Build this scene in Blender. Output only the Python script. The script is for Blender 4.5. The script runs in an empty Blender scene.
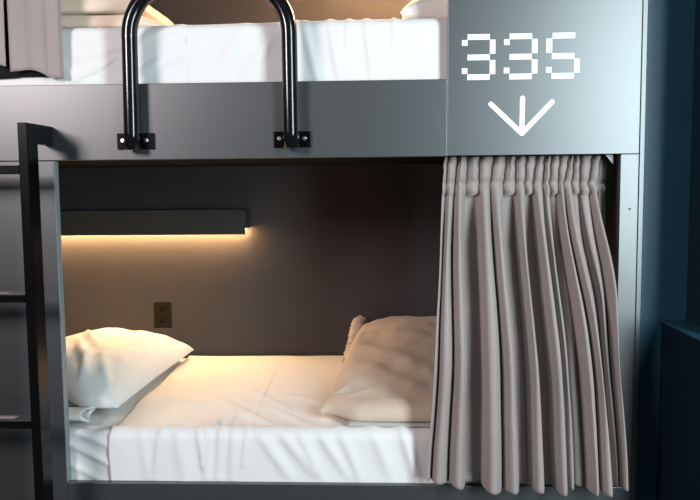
import bpy, bmesh, math, random
from mathutils import Vector, Matrix, noise

C = bpy.context.scene.collection
PI = math.pi

# ---------------------------------------------------------------- camera
cam_d = bpy.data.cameras.new('camera')
cam_d.sensor_width = 36.0
cam_d.lens = 760.0 / 700.0 * 36.0
cam_d.clip_start = 0.05
cam = bpy.data.objects.new('camera', cam_d)
C.objects.link(cam)
right = Vector((0.99897168, 0.04440427, -0.00915633))
down = Vector((-0.00522783, -0.08779314, -0.99612501))
fwd = Vector((-0.04503606, 0.99514855, -0.08747072))
m = Matrix((right, -down, -fwd)).transposed().to_4x4()
m.translation = Vector((0, -2.30, 1.35))
cam.matrix_world = m
bpy.context.scene.camera = cam

# ---------------------------------------------------------------- world, lights, exposure
vs = bpy.context.scene.view_settings
vs.view_transform = 'Standard'
vs.look = 'None'
vs.gamma = 1.0
vs.use_curve_mapping = False
vs.exposure = 0.65
w = bpy.data.worlds.new('world')
bpy.context.scene.world = w
w.use_nodes = True
w.node_tree.nodes['Background'].inputs[0].default_value = (0.75, 0.88, 1.0, 1)
w.node_tree.nodes['Background'].inputs[1].default_value = 0.05


def area(name, loc, target, sx, sy, power, col):
    l = bpy.data.lights.new(name, 'AREA')
    l.shape = 'RECTANGLE'
    l.size = sx
    l.size_y = sy
    l.energy = power
    l.color = col
    o = bpy.data.objects.new(name, l)
    C.objects.link(o)
    o.location = loc
    d = Vector(target) - Vector(loc)
    o.rotation_euler = d.to_track_quat('-Z', 'Y').to_euler()
    return o


# tall window on the right behind the viewer, ceiling fixture on the left
area('window_light', (1.66, -2.35, 1.72), (0.4, 0.0, 1.2), 0.6, 1.95, 72, (0.76, 0.94, 1.0))
area('ceiling_light', (-2.3, -2.45, 2.35), (-0.6, 0.0, 1.2), 0.7, 0.8, 48, (1.0, 0.91, 0.95))


# ---------------------------------------------------------------- materials
def mat(name, col, rough=0.5, metal=0.0, spec=0.5, bump=None, var=0.0, sheen=0.0, emit=None, emit_s=0.0, vscale=6.0, ior=None):
    """bump = (kind, scale, strength, distance)"""
    mt = bpy.data.materials.new(name)
    mt.use_nodes = True
    nt = mt.node_tree
    b = nt.nodes['Principled BSDF']
    b.inputs['Base Color'].default_value = (*col, 1)
    b.inputs['Roughness'].default_value = rough
    b.inputs['Metallic'].default_value = metal
    b.inputs['Specular IOR Level'].default_value = spec
    if ior:
        b.inputs['IOR'].default_value = ior
    if sheen:
        b.inputs['Sheen Weight'].default_value = sheen
        b.inputs['Sheen Roughness'].default_value = 0.5
    tc = nt.nodes.new('ShaderNodeTexCoord')
    if var:
        n = nt.nodes.new('ShaderNodeTexNoise')
        n.inputs['Scale'].default_value = vscale
        n.inputs['Detail'].default_value = 4
        nt.links.new(tc.outputs['Object'], n.inputs['Vector'])
        r = nt.nodes.new('ShaderNodeMapRange')
        r.inputs['From Min'].default_value = 0.3
        r.inputs['From Max'].default_value = 0.7
        r.inputs['To Min'].default_value = 1 - var
        r.inputs['To Max'].default_value = 1 + var
        nt.links.new(n.outputs['Fac'], r.inputs['Value'])
        mx = nt.nodes.new('ShaderNodeVectorMath')
        mx.operation = 'SCALE'
        mx.inputs[0].default_value = col
        nt.links.new(r.outputs['Result'], mx.inputs['Scale'])
        nt.links.new(mx.outputs['Vector'], b.inputs['Base Color'])
    if bump:
        kind, sc, st, dist = bump
        bp = nt.nodes.new('ShaderNodeBump')
        bp.inputs['Strength'].default_value = st
        bp.inputs['Distance'].default_value = dist
        if kind == 'noise':
            n = nt.nodes.new('ShaderNodeTexNoise')
            n.inputs['Scale'].default_value = sc
            n.inputs['Detail'].default_value = 3
            nt.links.new(tc.outputs['Object'], n.inputs['Vector'])
            nt.links.new(n.outputs['Fac'], bp.inputs['Height'])
        else:
            a1 = nt.nodes.new('ShaderNodeTexWave')
            a1.inputs['Scale'].default_value = sc
            a1.bands_direction = 'X'
            a2 = nt.nodes.new('ShaderNodeTexWave')
            a2.inputs['Scale'].default_value = sc
            a2.bands_direction = 'Z'
            for a in (a1, a2):
                a.inputs['Distortion'].default_value = 1.0
                nt.links.new(tc.outputs['Object'], a.inputs['Vector'])
            ad = nt.nodes.new('ShaderNodeMath')
            ad.operation = 'ADD'
            nt.links.new(a1.outputs['Fac'], ad.inputs[0])
            nt.links.new(a2.outputs['Fac'], ad.inputs[1])
            nt.links.new(ad.outputs[0], bp.inputs['Height'])
        nt.links.new(bp.outputs['Normal'], b.inputs['Normal'])
    if emit:
        b.inputs['Emission Color'].default_value = (*emit, 1)
        b.inputs['Emission Strength'].default_value = emit_s
    return mt


M = {
    'paint': mat('grey_satin_paint', (0.026, 0.029, 0.031), 0.40, spec=1.0, ior=1.60, bump=('noise', 260, 0.05, 0.001), var=0.03),
    'edge': mat('grey_edge_band', (0.22, 0.25, 0.26), 0.40),
    'seam': mat('pale_seam_edge', (0.50, 0.50, 0.47), 0.6, var=0.35, vscale=60),
    'black': mat('black_powder_coat', (0.003, 0.003, 0.0035), 0.26, spec=0.14, bump=('noise', 600, 0.05, 0.0005)),
    'tube': mat('black_gloss_tube', (0.004, 0.004, 0.005), 0.16, spec=0.5),
    'steel': mat('screw_steel', (0.75, 0.75, 0.75), 0.3, metal=1.0),
    'hole': mat('dark_screw_hole', (0.01, 0.01, 0.01), 0.6),
    'white_vinyl': mat('white_vinyl', (0.92, 0.95, 0.96), 0.5),
    'alcove': mat('alcove_wall_paint', (0.058, 0.051, 0.051), 0.62, spec=0.2, bump=('noise', 90, 0.12, 0.002), var=0.04),
    'underside': mat('black_underside', (0.006, 0.006, 0.006), 0.8, spec=0.1),
    'shelf': mat('dark_shelf_laminate', (0.030, 0.033, 0.032), 0.5, bump=('noise', 200, 0.05, 0.001)),
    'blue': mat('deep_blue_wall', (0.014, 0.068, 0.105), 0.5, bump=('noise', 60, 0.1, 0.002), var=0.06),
    'blue_shaded': mat('blue_return_wall_shade', (0.005, 0.018, 0.030), 0.6, spec=0.2, bump=('noise', 60, 0.1, 0.002)),  # shadow on the return wall put into a darker blue
    'navy': mat('navy_ledge', (0.004, 0.012, 0.024), 0.8, spec=0.05),
    'floor': mat('dark_floor', (0.07, 0.065, 0.06), 0.5, bump=('noise', 20, 0.2, 0.003), var=0.2),
    'sheet': mat('white_cotton', (0.755, 0.73, 0.705), 0.85, spec=0.2, bump=('noise', 45, 0.12, 0.004), sheen=0.2),
    'pillow': mat('white_pillowcase', (0.84, 0.83, 0.815), 0.85, spec=0.2, bump=('noise', 28, 0.22, 0.006), sheen=0.2),
    'beige': mat('beige_quilt_cotton', (0.58, 0.455, 0.35), 0.85, spec=0.2, bump=('noise', 30, 0.3, 0.006), sheen=0.2),
    'towel': mat('cream_blanket', (0.78, 0.64, 0.50), 0.9, spec=0.1, bump=('noise', 60, 0.25, 0.004), sheen=0.3),
    'grey_quilt': mat('pale_grey_blanket', (0.42, 0.42, 0.38), 0.9, spec=0.1, bump=('noise', 120, 0.3, 0.003), sheen=0.2),
    'dark_cloth': mat('charcoal_patterned_cloth', (0.09, 0.10, 0.10), 0.9, spec=0.1, bump=('noise', 160, 0.5, 0.003), var=0.8, vscale=90),
    'curtain': mat('taupe_curtain_linen', (0.33, 0.275, 0.255), 0.85, spec=0.15, bump=('wave', 260, 0.10, 0.001), var=0.05, sheen=0.25),
    'lining': mat('lining_and_fold_shadow', (0.012, 0.011, 0.012), 0.8, spec=0.1),  # black of the lining also carries the shadow inside the fold
    'outlet': mat('brown_outlet_plastic', (0.014, 0.010, 0.007), 0.6, spec=0.1),
    'outlet_slot': mat('outlet_slot_dark', (0.003, 0.003, 0.003), 0.8, spec=0.02),
    'pad': mat('grip_pad', (0.30, 0.24, 0.22), 0.7),
    'led': mat('warm_led', (1, 0.8, 0.5), 0.5, emit=(1.0, 0.61, 0.27), emit_s=185.0),
    'led_up': mat('warm_led_upper', (1, 0.8, 0.5), 0.5, emit=(1.0, 0.60, 0.28), emit_s=1100.0),
}


# ---------------------------------------------------------------- helpers
def obj(name, bm, m, parent=None, smooth=False, bevel=0.0, solid=0.0, sub=0, seg=2):
    me = bpy.data.meshes.new(name)
    bmesh.ops.recalc_face_normals(bm, faces=bm.faces)
    bm.to_mesh(me)
    bm.free()
    me.materials.append(M[m] if isinstance(m, str) else m)
    if smooth:
        for p in me.polygons:
            p.use_smooth = True
    o = bpy.data.objects.new(name, me)
    C.objects.link(o)
    if parent is not None:
        o.parent = parent
        if parent.type == 'EMPTY':
            o.matrix_parent_inverse = Matrix.Translation(-Vector(parent.location))
    if solid:
        s = o.modifiers.new('solid', 'SOLIDIFY')
        s.thickness = abs(solid)
        s.offset = 0 if solid > 0 else -1
    if bevel:
        b = o.modifiers.new('bevel', 'BEVEL')
        b.width = bevel
        b.segments = seg
        b.limit_method = 'ANGLE'
    if sub:
        s = o.modifiers.new('sub', 'SUBSURF')
        s.levels = s.render_levels = sub
    return o


def box(bm, x0, x1, y0, y1, z0, z1):
    r = bmesh.ops.create_cube(bm, size=1.0)
    for v in r['verts']:
        v.co.x = x0 + (v.co.x + 0.5) * (x1 - x0)
        v.co.y = y0 + (v.co.y + 0.5) * (y1 - y0)
        v.co.z = z0 + (v.co.z + 0.5) * (z1 - z0)
    return r['verts']


def bx(*a):
    bm = bmesh.new()
    box(bm, *a)
    return bm


def cyl(bm, c, axis, r, h, seg=24):
    q = Vector(axis).normalized().to_track_quat('Z', 'Y').to_matrix().to_4x4()
    bmesh.ops.create_cone(bm, cap_ends=True, segments=seg, radius1=r, radius2=r, depth=h,
                          matrix=Matrix.Translation(c) @ q)


def tube(bm, pts, r, seg=20, cap=True):
    pts = [Vector(p) for p in pts]
    rings = []
    ref = Vector((0, 1, 0))
    for i, p in enumerate(pts):
        a = pts[max(i - 1, 0)]
        b = pts[min(i + 1, len(pts) - 1)]
        t = (b - a).normalized()
        n = ref - t * ref.dot(t)
        n.normalize()
        s = t.cross(n)
        rings.append([bm.verts.new(p + (n * math.cos(k * 2 * PI / seg) + s * math.sin(k * 2 * PI / seg)) * r) for k in range(seg)])
    for a, b in zip(rings, rings[1:]):
        for k in range(seg):
            bm.faces.new((a[k], a[(k + 1) % seg], b[(k + 1) % seg], b[k]))
    if cap:
        bm.faces.new(rings[0][::-1])
        bm.faces.new(rings[-1])


def thing(name, label, cat, loc=(0, 0, 0), group=None):
    o = bpy.data.objects.new(name, None)
    C.objects.link(o)
    o.location = loc
    o.empty_display_size = 0.1
    o['label'] = label
    o['category'] = cat
    if group:
        o['group'] = group
    return o


def tag(o, label, cat, group=None):
    o['label'] = label
    o['category'] = cat
    if group:
        o['group'] = group
    return o


def struct(name, bm, m, **k):
    o = obj(name, bm, m, **k)
    o['kind'] = 'structure'
    return o


def nz(x, y, z=0.0):
    return noise.noise(Vector((x, y, z)))


def sstep(a, b, x):
    t = max(0.0, min(1.0, (x - a) / (b - a)))
    return t * t * (3 - 2 * t)


def segdist(px, py, a, b):
    ax, ay = a
    bx_, by = b
    dx, dy = bx_ - ax, by - ay
    t = max(0.0, min(1.0, ((px - ax) * dx + (py - ay) * dy) / (dx * dx + dy * dy)))
    return math.hypot(px - ax - t * dx, py - ay - t * dy), t


# ---------------------------------------------------------------- setting
struct('floor', bx(-2.2, 1.6, -0.9, 1.1, -0.06, 0.0), 'floor')
struct('wall_back', bx(-1.80, 0.93, 1.0, 1.08, 0.0, 2.75), 'alcove')
struct('wall_left', bx(-1.88, -1.80, 0.0, 1.08, 0.0, 2.75), 'alcove')
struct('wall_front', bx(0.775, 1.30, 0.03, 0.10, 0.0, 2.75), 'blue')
struct('wall_right', bx(0.915, 1.30, -0.32, 0.03, 0.0, 2.75), 'blue_shaded', bevel=0.004)
struct('trim_1', bx(0.842, 0.914, -0.32, 0.028, 0.0, 0.922), 'navy', bevel=0.003)
struct('trim_highlight', bx(0.840, 0.914, -0.32, 0.028, 0.9225, 0.9265), 'blue')  # paler strip added as the highlight along the ledge's top edge
struct('ceiling', bx(-1.88, 1.30, 0.0, 1.08, 2.75, 2.80), 'alcove')

# ---------------------------------------------------------------- bunk bed (built-in unit)
bunk = thing('bunk_bed', 'grey built-in two-level bunk bed with white number 335 and arrow on its corner panel', 'bunk bed', (-0.1, 0.5, 0.0))
obj('upper_rail', bx(-1.80, 0.1885, 0.0, 0.022, 1.4275, 1.6554), 'paint', bunk, bevel=0.0015)
obj('lower_rail', bx(-1.0105, 0.7545, 0.0, 0.022, 0.17, 0.4103), 'paint', bunk, bevel=0.0015)
lp = obj('side_panel', bx(-1.80, -1.0115, 0.0, 0.030, 0.0, 1.4260), 'paint', bunk, bevel=0.0015)
obj('edge_band', bx(-1.0113, -1.0095, 0.0005, 0.030, 0.4115, 1.4255), 'edge', lp)
obj('corner_post', bx(0.7010, 0.7545, 0.0, 0.030, 0.4113, 1.4285), 'paint', bunk, bevel=0.0012)
obj('end_panel', bx(0.7550, 0.7720, 0.0, 0.995, 0.0, 2.50), 'paint', bunk, bevel=0.0025)
sp = obj('sign_panel', bx(0.1915, 0.7545, 0.0, 0.022, 1.4295, 2.50), 'paint', bunk, bevel=0.0012)
obj('edge_band', bx(0.1887, 0.1913, 0.0035, 0.022, 1.4295, 1.6554), 'seam', sp)
obj('upper_deck', bx(-1.795, 0.7545, 0.031, 0.995, 1.4285, 1.625), 'underside', bunk)
obj('lower_deck', bx(-1.795, 0.7545, 0.031, 0.995, 0.34, 0.395), 'alcove', bunk)
bm = bmesh.new()
vs_ = []
for y in (0.036, 0.040):
    vs_.append([bm.verts.new((x, y, z)) for x, z in ((0.6645, 1.4305), (0.6905, 1.4305), (0.6905, 1.400))])
bm.faces.new(vs_[0])
bm.faces.new(vs_[1][::-1])
for k in range(3):
    bm.faces.new((vs_[0][k], vs_[0][(k + 1) % 3], vs_[1][(k + 1) % 3], vs_[1][k]))
o = obj('corner_bracket', bm, 'edge', bunk)
for (x, z) in ((0.7305, 1.266), (0.7331, 0.6226)):
    bm = bmesh.new()
    cyl(bm, (x, -0.0006, z), (0, 1, 0), 0.0030, 0.0012, 16)
    obj('screw', bm, 'hole', bunk)

# number 335 in square-pixel digits
CELL_X, CELL_Z = 0.01705, 0.0155
PX, PZ = 0.2321, 1.7838
DIG3 = [(1, 0, 4, 1), (0, 1, 1, 1), (5, 1, 1, 2.5), (1, 3.6, 4, 1), (5, 4.6, 1, 2.5), (0, 6, 1, 1), (1, 7.1, 4, 1)]
DIG5 = [(1.1, 0, 4, 1), (0, 1, 1.05, 2.5), (1, 3.6, 4, 1), (5, 4.6, 1, 2.5), (0, 6, 1, 1), (1, 7.1, 4, 1)]
kx = 0.01635
kz = 0.13265 / 8.1
for dx, D in ((0.0, DIG3), (0.1231, DIG3), (0.2464, DIG5)):
    bm = bmesh.new()
    for (cx, cz, cw, ch) in D:
        box(bm, PX + dx + cx * kx, PX + dx + (cx + cw) * kx, -0.0008, 0.0002, PZ - (cz + ch) * kz, PZ - cz * kz)
    obj('digit', bm, 'white_vinyl', sp)
bm = bmesh.new()


def stroke(bm, a, b, r, y0=-0.0010, y1=0.0002):
    a, b = Vector((a[0], a[1])), Vector((b[0], b[1]))
    d = (b - a).normalized()
    n = Vector((-d.y, d.x))
    loop = []
    for k in range(9):
        t = -PI / 2 + PI * k / 8
        loop.append(b + d * math.cos(t) * r + n * math.sin(t) * r)
    for k in range(9):
        t = PI / 2 + PI * k / 8
        loop.append(a + d * math.cos(t) * r + n * math.sin(t) * r)
    f = [bm.verts.new((p.x, y0, p.y)) for p in loop]
    g = [bm.verts.new((p.x, y1, p.y)) for p in loop]
    bm.faces.new(f)
    bm.faces.new(g[::-1])
    for k in range(len(loop)):
        bm.faces.new((f[k], f[(k + 1) % len(loop)], g[(k + 1) % len(loop)], g[k]))


stroke(bm, (0.4110, 1.5960), (0.4100, 1.4950), 0.0074, -0.0012)
stroke(bm, (0.3180, 1.5800), (0.4100, 1.4925), 0.0074, -0.0010)
stroke(bm, (0.4975, 1.5840), (0.4100, 1.4925), 0.0074, -0.0011)
obj('arrow', bm, 'white_vinyl', sp)

# guard rail bent from black tube, screwed to the upper rail
gr_pts = []
xl, xr, R, ztop, zb, yt = -0.7520, -0.2760, 0.150, 1.942, 1.4560, -0.030
gr_pts.append((xl - 0.003, yt, zb))
for k in range(1, 8):
    gr_pts.append((xl - 0.003 * (1 - k / 7), yt, zb + (ztop - R - zb) * k / 7))
for k in range(1, 13):
    t = PI - PI / 2 * k / 12
    gr_pts.append((xl + R + R * math.cos(t), yt, ztop - R + R * math.sin(t)))
for k in range(0, 13):
    t = PI / 2 - PI / 2 * k / 12
    gr_pts.append((xr - R + R * math.cos(t), yt, ztop - R + R * math.sin(t)))
for k in range(1, 8):
    gr_pts.append((xr + 0.001 * k / 7, yt, ztop - R - (ztop - R - zb) * k / 7))
bm = bmesh.new()
tube(bm, gr_pts, 0.0232, 56)
gr = obj('guard_rail', bm, 'tube', bunk, smooth=True)
gr['label'] = 'black tubular guard rail loop'
bm = bmesh.new()
cyl(bm, (xl, yt, ztop - R - 0.004), (0, 0, 1), 0.0238, 0.003, 28)
obj('collar', bm, 'tube', gr, smooth=False)
for (x0, x1, sx) in ((-0.8085, -0.6955, (-0.7915, -0.7175)), (-0.3300, -0.2180, (-0.3135, -0.2370))):
    fl = obj('flange', bx(x0, x1, -0.0065, -0.0002, 1.4590, 1.5070), 'black', gr, bevel=0.001)
    for x in sx:
        bm = bmesh.new()
        cyl(bm, (x, -0.0078, 1.4855), (0, 1, 0), 0.0062, 0.0024, 20)
        bmesh.ops.create_cone(bm, cap_ends=True, segments=6, radius1=0.0024, radius2=0.0024, depth=0.0006,
                              matrix=Matrix.Translation((x, -0.0092, 1.4855)) @ Matrix.Rotation(PI / 2, 4, 'X'))
        obj('screw', bm, 'steel', gr, bevel=0.0006)

# ---------------------------------------------------------------- ladder
lad = thing('ladder', 'black flat-bar metal ladder hooked to the bunk at the left edge', 'ladder', (-1.25, -0.12, 0.0))
for x0 in (-1.0370, -1.5300):
    bm = bmesh.new()
    # upright plus hooked arm as one plate outline
    out = [(-0.170, 0.0), (-0.105, 0.0), (-0.105, 1.4735), (-0.0010, 1.4735), (-0.0010, 1.5300), (-0.170, 1.5300)]
    a = [bm.verts.new((x0, y, z)) for y, z in out]
    b = [bm.verts.new((x0 + 0.0285, y, z)) for y, z in out]
    bm.faces.new(a)
    bm.faces.new(b[::-1])
    for k in range(6):
        bm.faces.new((a[k], a[(k + 1) % 6], b[(k + 1) % 6], b[k]))
    obj('stile', bm, 'black', lad, bevel=0.0022)
for zt in (1.4094, 1.0389, 0.6650, 0.2950):
    rg = obj('rung', bx(-1.5012, -1.0372, -0.168, -0.112, zt - 0.0245, zt), 'black', lad, bevel=0.0015)
    pd = obj('grip_pad', bx(-1.46, -1.095, -0.150, -0.125, zt, zt + 0.0012), 'pad', rg)
    pd['label'] = 'reddish grey anti-slip grip strip'


# ---------------------------------------------------------------- shelves with lights
def wall_shelf(label, x0, x1, zt, zb, yf, led, lx0, lx1, group=None):
    t = thing('wall_shelf', label, 'shelf', ((x0 + x1) / 2, 0.99, zb))
    obj('shelf_board', bx(x0, x1, yf + 0.016, 0.998, zt - 0.082, zt - 0.001), 'shelf', t, bevel=0.001)
    fr = obj('front_lip', bx(x0, x1, yf, yf + 0.0155, zb, zt), 'shelf', t, bevel=0.001)
    bm = bmesh.new()
    cyl(bm, (x1 - 0.016, yf - 0.0004, (zt + zb) / 2), (0, 1, 0), 0.003, 0.0012, 12)
    obj('screw', bm, 'hole', fr)
    obj('light_strip', bx(lx0, lx1, yf + 0.105, yf + 0.118, zt - 0.088, zt - 0.0825), led, t)
    return t


wall_shelf('dark grey wall shelf with warm strip light under it, above the lower bed', -1.795, -0.584, 1.2445, 1.1395, 0.86, 'led', -1.78, -0.60)
wall_shelf('dark grey wall shelf with warm strip light, above the upper bed', -0.42, 0.74, 2.46, 2.355, 0.86, 'led_up', -0.25, 0.72)

# ---------------------------------------------------------------- outlet
ot = thing('wall_outlet', 'brown rectangular wall outlet plate below the lit shelf', 'outlet', (-0.984, 0.999, 0.774))
pl = obj('cover_plate', bx(-1.024, -0.944, 0.9935, 0.9995, 0.7165, 0.8330), 'outlet', ot, bevel=0.0025)
for z in (0.801, 0.749):
    r = obj('socket', bx(-1.005, -0.963, 0.9915, 0.9935, z - 0.018, z + 0.018), 'outlet', ot, bevel=0.001)
    obj('slot', bx(-0.995, -0.990, 0.9908, 0.9915, z - 0.008, z + 0.009), 'outlet_slot', r)
    obj('slot', bx(-0.979, -0.974, 0.9908, 0.9915, z - 0.008, z + 0.009), 'outlet_slot', r)


# ---------------------------------------------------------------- bedding
def profile(zt, yb, yf, zbot, r, n_top=70, n_arc=10, n_side=26):
    P = []
    for k in range(n_top):
        y = yb + (yf + r - yb) * k / n_top
        P.append((y, zt, 0.0, 1.0))
    for k in range(n_arc):
        t = PI / 2 * k / n_arc
        P.append((yf + r - r * math.sin(t), zt - r + r * math.cos(t), -math.sin(t), math.cos(t)))
    for k in range(n_side + 1):
        P.append((yf, zt - r + (zbot - zt + r) * k / n_side, -1.0, 0.0))
    return P


def sheet_mesh(x0, x1, nx, P, disp, edge=None):
    """disp(x, y, z, side) -> offset along the normal; side 0 on top, 1 on the hanging side"""
    bm = bmesh.new()
    rows = []
    for i in range(nx + 1):
        col = []
        for (y, z, ny, nzv) in P:
            xx0 = x0 + (edge(y, z) if edge else 0)
            x = xx0 + (x1 - xx0) * i / nx
            d = disp(x, y, z, -ny)
            col.append(bm.verts.new((x, y + ny * d, z + nzv * d)))
        rows.append(col)
    for a, b in zip(rows, rows[1:]):
        for k in range(len(P) - 1):
            bm.faces.new((a[k], b[k], b[k + 1], a[k + 1]))
    return bm


def ridge_sum(ridges, x, s):
    d = 0.0
    for (a, b, wd, h) in ridges:
        q, t = segdist(x, s, a, b)
        if q < 3 * wd:
            d += h * math.exp(-(q / wd) ** 2) * (0.35 + 0.65 * math.sin(PI * min(max(t, 0.04), 0.96)) ** 0.6)
    return d


# lower mattress
mt1 = thing('mattress', 'lower bunk mattress in a white fitted sheet, showing beside the left post', 'mattress', (-0.5, 0.5, 0.395))
obj('core', bx(-1.78, 0.74, 0.042, 0.985, 0.3965, 0.550), 'sheet', mt1, bevel=0.025, seg=3)
rf = [((-1.08, 0.02), (-0.84, 0.145), 0.012, 0.009), ((-1.10, -0.03), (-0.85, 0.075), 0.014, 0.008),
      ((-1.06, 0.10), (-0.87, 0.20), 0.010, 0.006), ((-1.02, -0.10), (-0.86, 0.01), 0.02, 0.006), ((-0.99, -0.25), (-0.87, -0.05), 0.02, 0.005)]


def s_coord(y, z, zt):      # distance down from the front edge; negative on top
    return (zt - z) if y < 0.07 and z < zt - 1e-6 else 0.03 - y


def d_fit(x, y, z, side):
    s = s_coord(y, z, 0.582)
    return ridge_sum(rf, x, s) - 0.022 * sstep(0.40, 0.06, y) * (1 - side) + 0.003 * nz(x * 5, y * 5, z * 8)


obj('fitted_sheet', sheet_mesh(-1.775, -0.60, 120, profile(0.580, 0.988, 0.034, 0.402, 0.035), d_fit), 'sheet', mt1, smooth=True)

random.seed(4)
rs = [((-0.455, -0.95), (-0.432, 0.0), 0.006, 0.0030), ((-0.432, 0.0), (-0.452, 0.13), 0.007, 0.0045)]
# drape folds on the hanging side
for (xa, xb, s0, s1, wd, h) in [(-0.78, -0.76, -0.02, .17, .016, .004), (-0.70, -0.735, -0.03, .17, .014, .006), (-0.66, -0.64, .0, .17, .02, .006),
                                (-0.60, -0.57, -.04, .17, .012, .006), (-0.53, -0.58, -.20, .13, .011, .006), (-0.50, -0.535, -.16, .17, .010, .006),
                                (-0.47, -0.49, -.08, .17, .012, .005), (-0.40, -0.30, .02, .17, .018, .006), (-0.36, -0.23, -.02, .15, .018, .006),
                                (-0.28, -0.20, .0, .17, .016, .006), (-0.22, -0.12, .0, .16, .016, .006), (-0.14, -0.08, .01, .17, .018, .007),
                                (-0.05, 0.02, -.02, .17, .02, .006), (0.05, 0.10, .0, .17, .018, .010)]:
    rs.append(((xa, s0), (xb, s1), wd, h))
for (xa, xb, s0, s1) in [(-0.60, -0.40, -.30, -.10), (-0.52, -0.32, -.42, -.18), (-0.58, -0.34, -.24, -.05), (-0.40, -0.24, -.22, -.06),
                         (-0.36, -0.14, -.35, -.20), (-0.62, -0.50, -.12, -.02), (-0.74, -0.60, -.16, -.06), (-0.80, -0.66, -.32, -.24)]:
    rs.append(((xa, s0), (xb, s1), 0.016, 0.0045))


def d_flat(x, y, z, side):
    s = s_coord(y, z, 0.592)
    d = 1.45 * ridge_sum(rs, x, s) - 0.024 * sstep(0.40, 0.06, y) * (1 - side)
    d += 0.006 * nz(x * 2.2, y * 2.0, 3.1) * (1 - side) + 0.0035 * nz(x * 7, s * 5, 9.0)
    d += side * 0.005 * abs(nz(x * 9, s * 2.5, 5.0))
    return d


fs1 = obj('flat_sheet', sheet_mesh(-0.865, 0.73, 330, profile(0.592, 0.988, 0.026, 0.398, 0.050, 90, 14, 26), d_flat,
                                   edge=lambda y, z: 0.012 * nz(y * 4, z * 6, 1.7) - 0.012 * sstep(0.3, 0.0, y)), 'sheet', smooth=True, solid=0.003)
tag(fs1, 'white flat sheet spread over the lower mattress, with creased hanging side', 'sheet')

# upper mattress
mt2 = thing('mattress', 'upper bunk mattress, lying covered under the white sheet behind the guard rail', 'mattress', (-0.5, 0.5, 1.626))
obj('core', bx(-1.78, 0.74, 0.045, 0.985, 1.6265, 1.815), 'sheet', mt2, bevel=0.02, seg=3)
rf2 = [((-1.20, 0.10), (-0.98, 0.14), 0.02, 0.006), ((-1.1, 0.05), (-0.9, 0.16), 0.02, 0.006)]
obj('fitted_sheet', sheet_mesh(-1.775, -0.60, 100, profile(1.822, 0.988, 0.036, 1.628, 0.035),
                               lambda x, y, z, s: ridge_sum(rf2, x, s_coord(y, z, 1.822)) + 0.003 * nz(x * 5, y * 5, z * 7)), 'sheet', mt2, smooth=True)
ru = [((-0.262, -0.9), (-0.262, 0.0), 0.006, 0.003), ((-0.262, 0.0), (-0.268, 0.18), 0.006, 0.0045), ((0.035, -0.3), (0.033, 0.18), 0.006, 0.0040),
      ((-0.93, 0.10), (-0.62, 0.01), 0.016, 0.006), ((-0.97, 0.17), (-0.80, 0.09), 0.014, 0.006), ((-0.86, 0.18), (-0.56, 0.07), 0.02, 0.005),
      ((-0.24, 0.0), (-0.20, 0.18), 0.014, 0.005), ((-0.16, 0.0), (-0.13, 0.18), 0.014, 0.006), ((-0.10, -0.02), (-0.12, 0.18), 0.011, 0.005),
      ((-0.05, 0.0), (-0.03, 0.18), 0.014, 0.006), ((0.10, 0.02), (0.13, 0.18), 0.02, 0.004), ((-0.42, 0.02), (-0.52, 0.16), 0.02, 0.005),
      ((-0.34, 0.05), (-0.44, 0.18), 0.016, 0.004)]
fs2 = obj('flat_sheet', sheet_mesh(-1.40, 0.73, 360, profile(1.836, 0.988, 0.041, 1.628, 0.025, 60, 10, 24),
                                   lambda x, y, z, s: 1.6 * ridge_sum(ru, x, s_coord(y, z, 1.836)) + (1 - s) * (0.012 * sstep(-1.0, 0.12, x) - 0.003) + 0.004 * nz(x * 2.5, y * 2, 6.0) + s * 0.004 * nz(x * 8, z * 6, 2.0)),
          'sheet', smooth=True, solid=0.003)
tag(fs2, 'white flat sheet over the upper mattress behind the guard rail', 'sheet')


def pillow_mesh(L, W, H, wr, n=64, bottom=0.25, pw=0.42, pinch=0.08, seed=0.0):
    """cushion: L along x, W along y"""
    bm = bmesh.new()
    top, bot = [], []
    for i in range(n + 1):
        u = -1 + 2 * i / n
        a, b = [], []
        for j in range(n + 1):
            v = -1 + 2 * j / n
            uu = math.sin(u * PI / 2) * 0.35 + u * 0.65
            vv = math.sin(v * PI / 2) * 0.35 + v * 0.65
            x = L / 2 * uu * (1 - pinch * (1 - vv * vv))
            y = W / 2 * vv * (1 - pinch * (1 - uu * uu))
            p = max(0.0, (1 - uu * uu) * (1 - vv * vv)) ** pw
            e = min(1.0, 6 * min(1 - abs(uu), 1 - abs(vv)))
            z = H * (1 - bottom) * p
            wv = 0.010 * nz(uu * 2.4 + seed, vv * 2.4, seed) * e + 0.004 * nz(uu * 7, vv * 7, seed + 4) * e
            wv += ridge_sum(wr, uu, vv) * e * 1.7
            a.append(bm.verts.new((x, y, z + wv)))
            if i in (0, n) or j in (0, n):
                b.append(a[-1])
            else:
                b.append(bm.verts.new((x, y, -H * bottom * min(1.0, p * 1.6) + 0.2 * wv)))
        top.append(a)
        bot.append(b)
    for i in range(n):
        for j in range(n):
            bm.faces.new((top[i][j], top[i + 1][j], top[i + 1][j + 1], top[i][j + 1]))
            f = (bot[i][j], bot[i][j + 1], bot[i + 1][j + 1], bot[i + 1][j])
            try:
                bm.faces.new(f)
            except ValueError:
                pass
    return bm


def settle(bm, rot, x, y, z):
    bmesh.ops.transform(bm, matrix=rot, verts=bm.verts)
    zm = min(v.co.z for v in bm.verts)
    bmesh.ops.translate(bm, vec=(x, y, z - zm), verts=bm.verts)


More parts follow.
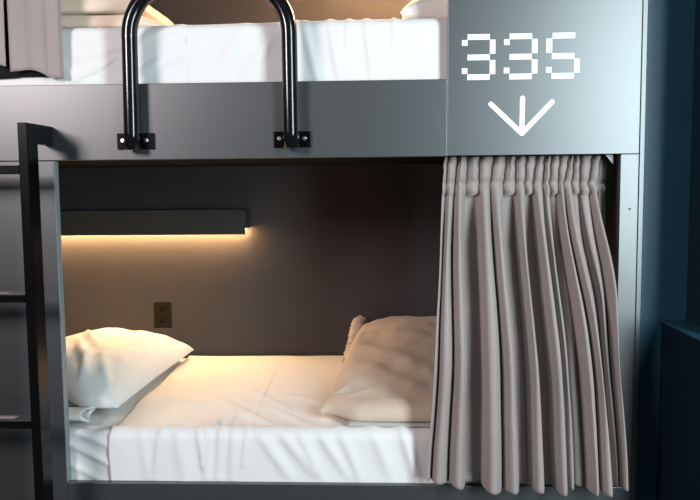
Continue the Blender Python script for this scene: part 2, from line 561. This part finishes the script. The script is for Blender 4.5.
# white pillow, lower bed
wr = [((0.05, -0.05), (0.35, -0.35), 0.05, 0.008), ((0.0, -0.25), (0.30, -0.60), 0.05, 0.009), ((0.10, -0.45), (0.45, -0.80), 0.045, 0.008),
      ((0.30, -0.45), (0.42, -0.90), 0.04, 0.007), ((-0.1, 0.1), (0.1, -0.15), 0.04, 0.010), ((0.65, 0.0), (0.85, 0.7), 0.05, 0.006), ((0.5, -0.5), (0.8, -0.85), 0.05, 0.007)]
bm = pillow_mesh(0.55, 0.82, 0.180, wr, seed=1.3, pinch=0.05, bottom=0.12)
settle(bm, Matrix.Rotation(math.radians(-3.5), 4, 'Z') @ Matrix.Rotation(math.radians(1.0), 4, 'X') @ Matrix.Rotation(math.radians(-1), 4, 'Y'), -1.132, 0.545, 0.590)
for v in bm.verts:
    v.co.y += 0.11 * sstep(-0.98, -1.22, v.co.x) * sstep(0.42, 0.15, v.co.y)
    v.co.z += 0.012 * sstep(-1.0, -1.2, v.co.x) * sstep(0.42, 0.15, v.co.y)
tag(obj('pillow', bm, 'pillow', smooth=True), 'plump white pillow lying at the left end of the lower bed', 'pillow')

# charcoal patterned cloth peeking out under the pillow
bm = pillow_mesh(0.30, 0.16, 0.034, [], 24, seed=3.0, pinch=0.12)
settle(bm, Matrix.Rotation(math.radians(-6), 4, 'Z'), -1.130, 0.235, 0.590)
tag(obj('folded_cloth', bm, 'dark_cloth', smooth=True), 'dark grey speckled cloth sticking out from under the white pillow', 'cloth')

# white towel, loosely folded, in front of it
t = thing('folded_towel', 'white towel folded flat in front of the white pillow by the left post', 'towel', (-1.12, 0.15, 0.584))
bm = bmesh.new()
rows = []
for i in range(25):
    x = -1.30 + 0.325 * i / 24
    ring = []
    for k in range(20):
        a = 2 * PI * k / 20
        ry, rz = 0.048 + 0.006 * nz(x * 9, 0, 1), 0.014 + 0.004 * sstep(-1.1, -0.98, x)
        ring.append(bm.verts.new((x + 0.012 * math.sin(a * 2), 0.112 + ry * math.cos(a) * (1 + .1 * nz(x * 7, a)), 0.599 + rz * math.sin(a) + 0.002 * nz(x * 20, a * 2))))
    rows.append(ring)
for a, b in zip(rows, rows[1:]):
    for k in range(20):
        bm.faces.new((a[k], a[(k + 1) % 20], b[(k + 1) % 20], b[k]))
obj('towel_fold', bm, 'sheet', t, smooth=True, solid=0.004)

# beige duvet at the right end of the lower bed
def slab_mesh(x0, x1, y0, y1, hfun, zb, nx=60, ny=60, r=0.05, warp=None, seed=0.0, amp=0.004, ridges=(), drop=0.0):
    bm = bmesh.new()
    T, B = [], []
    for i in range(nx + 1):
        a, b = [], []
        for j in range(ny + 1):
            u = 0.5 - 0.5 * math.cos(PI * i / nx)
            v = 0.5 - 0.5 * math.cos(PI * j / ny)
            u = 0.5 * u + 0.5 * i / nx
            v = 0.5 * v + 0.5 * j / ny
            x, y = x0 + (x1 - x0) * u, y0 + (y1 - y0) * v
            dx = min(u * (x1 - x0), (1 - u) * (x1 - x0))
            dy = min(v * (y1 - y0), (1 - v) * (y1 - y0))
            ex = 1 - max(0, 1 - dx / r) ** 2
            ey = 1 - max(0, 1 - dy / r) ** 2
            e = math.sqrt(max(0.0, ex * ey))
            h = hfun(x, y)
            zz = h * (0.35 + 0.65 * e)
            zz += e * (amp * 2 * nz(x * 6, y * 6, seed) + amp * nz(x * 17, y * 17, seed + 3) + ridge_sum(ridges, x, y))
            if warp:
                x, y = warp(x, y)
            a.append(bm.verts.new((x, y, zb + zz)))
            if i in (0, nx) or j in (0, ny):
                b.append(bm.verts.new((x, y, zb + 0.12 * h)))
            else:
                b.append(bm.verts.new((x, y, zb)))
        for vv in (a + b if drop else ()):
            vv.co.z -= drop * sstep(0.40, 0.06, vv.co.y)
        T.append(a)
        B.append(b)
    for i in range(nx):
        for j in range(ny):
            bm.faces.new((T[i][j], T[i + 1][j], T[i + 1][j + 1], T[i][j + 1]))
            bm.faces.new((B[i][j], B[i][j + 1], B[i + 1][j + 1], B[i + 1][j]))
    for i in range(nx):
        bm.faces.new((T[i][0], B[i][0], B[i + 1][0], T[i + 1][0]))
        bm.faces.new((T[i][ny], T[i + 1][ny], B[i + 1][ny], B[i][ny]))
    for j in range(ny):
        bm.faces.new((T[0][j], T[0][j + 1], B[0][j + 1], B[0][j]))
        bm.faces.new((T[nx][j], B[nx][j], B[nx][j + 1], T[nx][j + 1]))
    return bm


gq = obj('folded_blanket', slab_mesh(-0.120, 0.62, 0.052, 0.93, lambda x, y: 0.012, 0.602, 70, 40, r=0.015, seed=8.0, amp=0.002, drop=0.023), 'grey_quilt', smooth=True)
tag(gq, 'pale grey folded blanket lying flat under the beige duvet', 'blanket')


def hd(x, y):
    return 0.050 + 0.110 * sstep(0.10, 0.80, y) * (0.75 + 0.25 * sstep(-0.18, 0.05, x)) + 0.015 * sstep(-0.2, 0.1, x)


def wd(x, y):
    # front-left corner drawn out to a point, left side leaning in towards the back
    k = sstep(0.25, 0.0, x + 0.18)
    x += k * (0.055 * (y - 0.3) / 0.6)
    c = sstep(0.10, 0.0, x + 0.18) * sstep(0.22, 0.10, y)
    return x - 0.012 * c, y + 0.070 * c


dv = thing('duvet', 'beige folded duvet at the right end of the lower bed beside the curtain', 'duvet', (0.24, 0.5, 0.622))
rd = [((-0.12, 0.55), (0.15, 0.30), 0.035, 0.014), ((0.0, 0.62), (0.35, 0.48), 0.04, 0.012), ((-0.10, 0.40), (0.10, 0.20), 0.025, 0.008),
      ((-0.05, 0.75), (0.25, 0.70), 0.03, 0.010), ((-0.16, 0.14), (-0.10, 0.26), 0.012, 0.008), ((-0.13, 0.12), (-0.04, 0.20), 0.012, 0.007)]
obj('cover', slab_mesh(-0.180, 0.63, 0.058, 0.93, hd, 0.615, 90, 80, r=0.06, warp=wd, seed=5.0, amp=0.005, ridges=rd, drop=0.023), 'beige', dv, smooth=True)
bm = bmesh.new()
rows = []
for i in range(34):
    t_ = i / 33
    y = 0.93 - 0.28 * t_
    z = 0.765 - 0.115 * t_
    rows.append([bm.verts.new((-0.105 - 0.03 * t_ - (0.014 + 0.022 * abs(math.sin(i * 1.1))) * math.cos(a * PI / 5) + 0.006 * nz(i * .7, a), y + 0.006 * math.sin(i * 2.3 + a), z + 0.020 * math.sin(a * PI / 5)))
                 for a in range(10)])
for a, b in zip(rows, rows[1:]):
    for k in range(10):
        bm.faces.new((a[k], a[(k + 1) % 10], b[(k + 1) % 10], b[k]))
rr = obj('ruffle', bm, 'beige', dv, smooth=True)

# upper bed: folded cream blanket, two layers, plus flap
ub = thing('folded_blanket', 'cream folded blanket stacked on the upper bed behind the guard rail', 'blanket', (-0.87, 0.25, 1.845))
obj('lower_fold', slab_mesh(-1.16, -0.68, 0.10, 0.46, lambda x, y: 0.045 - 0.034 * sstep(-0.80, -0.68, x), 1.8445, 50, 30, r=0.03, seed=2.2, amp=0.002), 'towel', ub, smooth=True)
obj('upper_fold', slab_mesh(-1.18, -0.735, 0.085, 0.44, lambda x, y: 0.060 - 0.02 * sstep(-0.80, -0.735, x), 1.8895, 50, 30, r=0.035, seed=6.2, amp=0.004), 'towel', ub, smooth=True)

bm = pillow_mesh(0.56, 0.40, 0.16, [((-0.9, 0.5), (-0.4, -0.2), 0.06, 0.012), ((-0.6, -0.4), (-0.3, -0.9), 0.05, 0.012)], seed=7.7, pinch=0.08)
settle(bm, Matrix.Rotation(math.radians(3), 4, 'Z') @ Matrix.Rotation(math.radians(-3), 4, 'Y'), 0.322, 0.36, 1.845)
tag(obj('pillow', bm, 'pillow', smooth=True), 'white pillow at the right end of the upper bed beside the number panel', 'pillow')


# ---------------------------------------------------------------- curtains
def cat(vals, t):
    n = len(vals) - 1
    x = max(0.0, min(n - 1e-6, t * n))
    i = int(x)
    f = x - i
    a, b = vals[i], vals[i + 1]
    return a + (b - a) * f


def curtain_mesh(ridges, z_top, z_bot, z_pinch, yfun, per=14, nz_=110, amp_top=0.014, amp_bot=0.040, seed=0.0, hem=None, pinch=True):
    """ridges: (x_top, x_bottom, depth 0..1)"""
    n = len(ridges)
    bm = bmesh.new()
    rows = []
    for iz in range(nz_ + 1):
        tv = iz / nz_
        row = []
        for r in range(n):
            last = r == n - 1
            for k in range(1 if last else per):
                f = k / per
                # position between ridge r and r+1
                a = ridges[r]
                b = ridges[min(r + 1, n - 1)]
                zb_ = z_bot + (hem(a[1] * (1 - f) + b[1] * f) if hem else 0.0)
                z = z_top + (zb_ - z_top) * tv
                q = sstep(z_pinch, z_bot, z) * 0.35 + 0.65 * max(0.0, min(1.0, (z_pinch - z) / (z_pinch - z_bot)))
                hdr = max(0.0, (z - z_pinch) / max(1e-6, z_top - z_pinch))
                xa = a[0] + (a[1] - a[0]) * q
                xb = b[0] + (b[1] - b[0]) * q
                x = xa + (xb - xa) * (f + 0.115 * math.sin(2 * PI * f))
                # fold cross-section: ridge towards the viewer at f=0 and 1, valley between
                grow = sstep(z_pinch + 0.005, z_pinch - 0.22, z)
                A = amp_top + (amp_bot - amp_top) * grow
                da, db = a[2], b[2]
                if z > z_pinch - 0.03:
                    g2 = sstep(z_pinch - 0.16, z_pinch - 0.02, z)
                    da, db = da + (0.8 - da) * g2, db + (0.8 - db) * g2
                ridge = da * (1 - sstep(0, 1, f)) + db * sstep(0, 1, f)
                wdt = abs(xb - xa)
                val = 0.5 - 0.5 * math.cos(2 * PI * f)
                val = val ** 0.95
                vd = min(1.0, wdt / 0.028)
                y = yfun(x, z) - A * (ridge - 0.5) + A * 0.95 * val * vd * (0.6 + 0.4 * ridge)
                if pinch:
                    pb = math.exp(-((z - z_pinch) / 0.010) ** 2)
                    y += 0.016 * pb * (1 - 0.6 * val)
                    x += 0.003 * pb * math.sin(r * 2.4)
                    x += 0.010 * hdr * (0.5 + 0.5 * math.sin(r * 1.7)) + 0.002 * math.sin(z * 160 + r * 2) * hdr
                y += 0.004 * nz(x * 12, z * 3, seed) + 0.0015 * nz(x * 30, z * 14, seed + 2)
                if pinch and x > 0.685 and z < 1.05:
                    y = min(y, -0.008)
                if pinch and z < 0.62:
                    y = min(y, -0.004 if z < 0.45 else 0.016)
                x += 0.007 * nz(r * 1.37 + 0.5 * f, z * 3.1, seed + 5) * (1 - hdr)
                row.append(bm.verts.new((x, y, z)))
        rows.append(row)
    for a, b in zip(rows, rows[1:]):
        for k in range(len(a) - 1):
            bm.faces.new((a[k], a[k + 1], b[k + 1], b[k]))
    return bm


tops = [0.181, 0.2024, 0.2329, 0.2755, 0.312, 0.3484, 0.3879, 0.4212, 0.4454, 0.4725, 0.4997, 0.5238, 0.5449, 0.566, 0.5871, 0.6141, 0.6471]
bots = [0.1330, 0.1671, 0.2282, 0.2739, 0.3286, 0.3953, 0.4407, 0.474, 0.5071, 0.5463, 0.5764, 0.6035, 0.6425, 0.6815, 0.6994, 0.7144, 0.7323]
deps = [0.1, 0.35, 0.7, -0.7, 0.85, 1.0, -0.5, 0.8, -0.5, 0.95, 0.4, -0.2, 0.8, 1.0, -0.3, 0.1, 0.7]


def yc(x, z):
    side = sstep(0.45, 0.70, x)
    z1 = 1.36
    z0 = 0.75 + 0.25 * side
    return 0.064 - 0.138 * sstep(z1, z0, z) - 0.010 * side * sstep(1.3, 1.0, z)


def hem1(x):
    return -0.018 * sstep(0.15, 0.28, x) + 0.014 * sstep(0.66, 0.72, x) + 0.003 * math.sin(x * 70)


bots = [b_ * 0.972 for b_ in bots]
cu = thing('curtain', 'long taupe pleated curtain gathered at the right of the lower bed', 'curtain', (0.43, 0.05, 1.44))
obj('cloth', curtain_mesh(list(zip(tops, bots, deps)), 1.427, 0.444, 1.345, yc, amp_top=0.031, amp_bot=0.066, seed=2.0, hem=hem1), 'curtain', cu, smooth=True, solid=0.0016)
# dim rear width of the same curtain next to the post
obj('rear_fold', curtain_mesh([(0.652, 0.654, 0.2), (0.662, 0.668, 0.5), (0.672, 0.680, 0.2), (0.682, 0.690, 0.5)], 1.427, 0.62, 1.345, lambda x, z: 0.085, nz_=50, seed=4.0), 'curtain', cu, smooth=True, solid=0.0016)
bm = bmesh.new()
tube(bm, [(0.175, 0.10, 1.4235), (0.70, 0.10, 1.4235)], 0.006, 12)
obj('track', bm, 'black', cu, smooth=True)

uc_r = [(-1.50, -1.50, 0.7), (-1.42, -1.42, 0.9), (-1.34, -1.34, 0.6), (-1.24, -1.24, 0.9), (-1.143, -1.146, 0.2)]
uc_r2 = [(-1.134, -1.1345, 0.95), (-1.046, -1.046, 0.95), (-0.998, -0.996, 0.2), (-0.972, -0.968, 0.75)]
uc = thing('curtain', 'short taupe curtain hanging over the left end of the upper bed', 'curtain', (-1.2, 0.04, 2.5))


def yu(x, z):
    return 0.005 + 0.004 * sstep(-1.05, -0.98, x)


bm = curtain_mesh(uc_r, 2.50, 1.716, 2.42, yu, per=12, nz_=60, amp_top=0.008, amp_bot=0.010, seed=1.0, pinch=False, hem=lambda x: 0.012 * math.sin(x * 30))
obj('cloth', bm, 'curtain', uc, smooth=True, solid=0.0016)
bm = curtain_mesh(uc_r2, 2.50, 1.697, 2.42, yu, per=12, nz_=60, amp_top=0.008, amp_bot=0.010, seed=1.6, pinch=False,
                  hem=lambda x: 0.006 * math.sin((x + 1.134) * 30) - 0.015 * sstep(-1.06, -1.02, x))
obj('cloth', bm, 'curtain', uc, smooth=True, solid=0.0016)
bm = curtain_mesh([(-1.50, -1.50, 0.4), (-1.3, -1.3, .6), (-1.15, -1.15, 0.4), (-1.08, -1.08, 0.4), (-1.03, -1.03, 0.4)], 2.50, 1.681, 2.42,
                  lambda x, z: 0.026, per=12, nz_=40, amp_top=0.006, seed=3.0, pinch=False, hem=lambda x: 0.003 * math.sin(x * 22))
for v in bm.verts:
    v.co.y = 0.0265 + (v.co.y - 0.028) * 0.08
ln = obj('lining', bm, 'lining', uc, smooth=True, solid=0.001)
ln['label'] = 'black inner lining with the fold shadow in its colour'
bm = bmesh.new()
tube(bm, [(-1.79, 0.012, 2.505), (-0.20, 0.012, 2.505)], 0.006, 12)
obj('track', bm, 'black', uc, smooth=True)
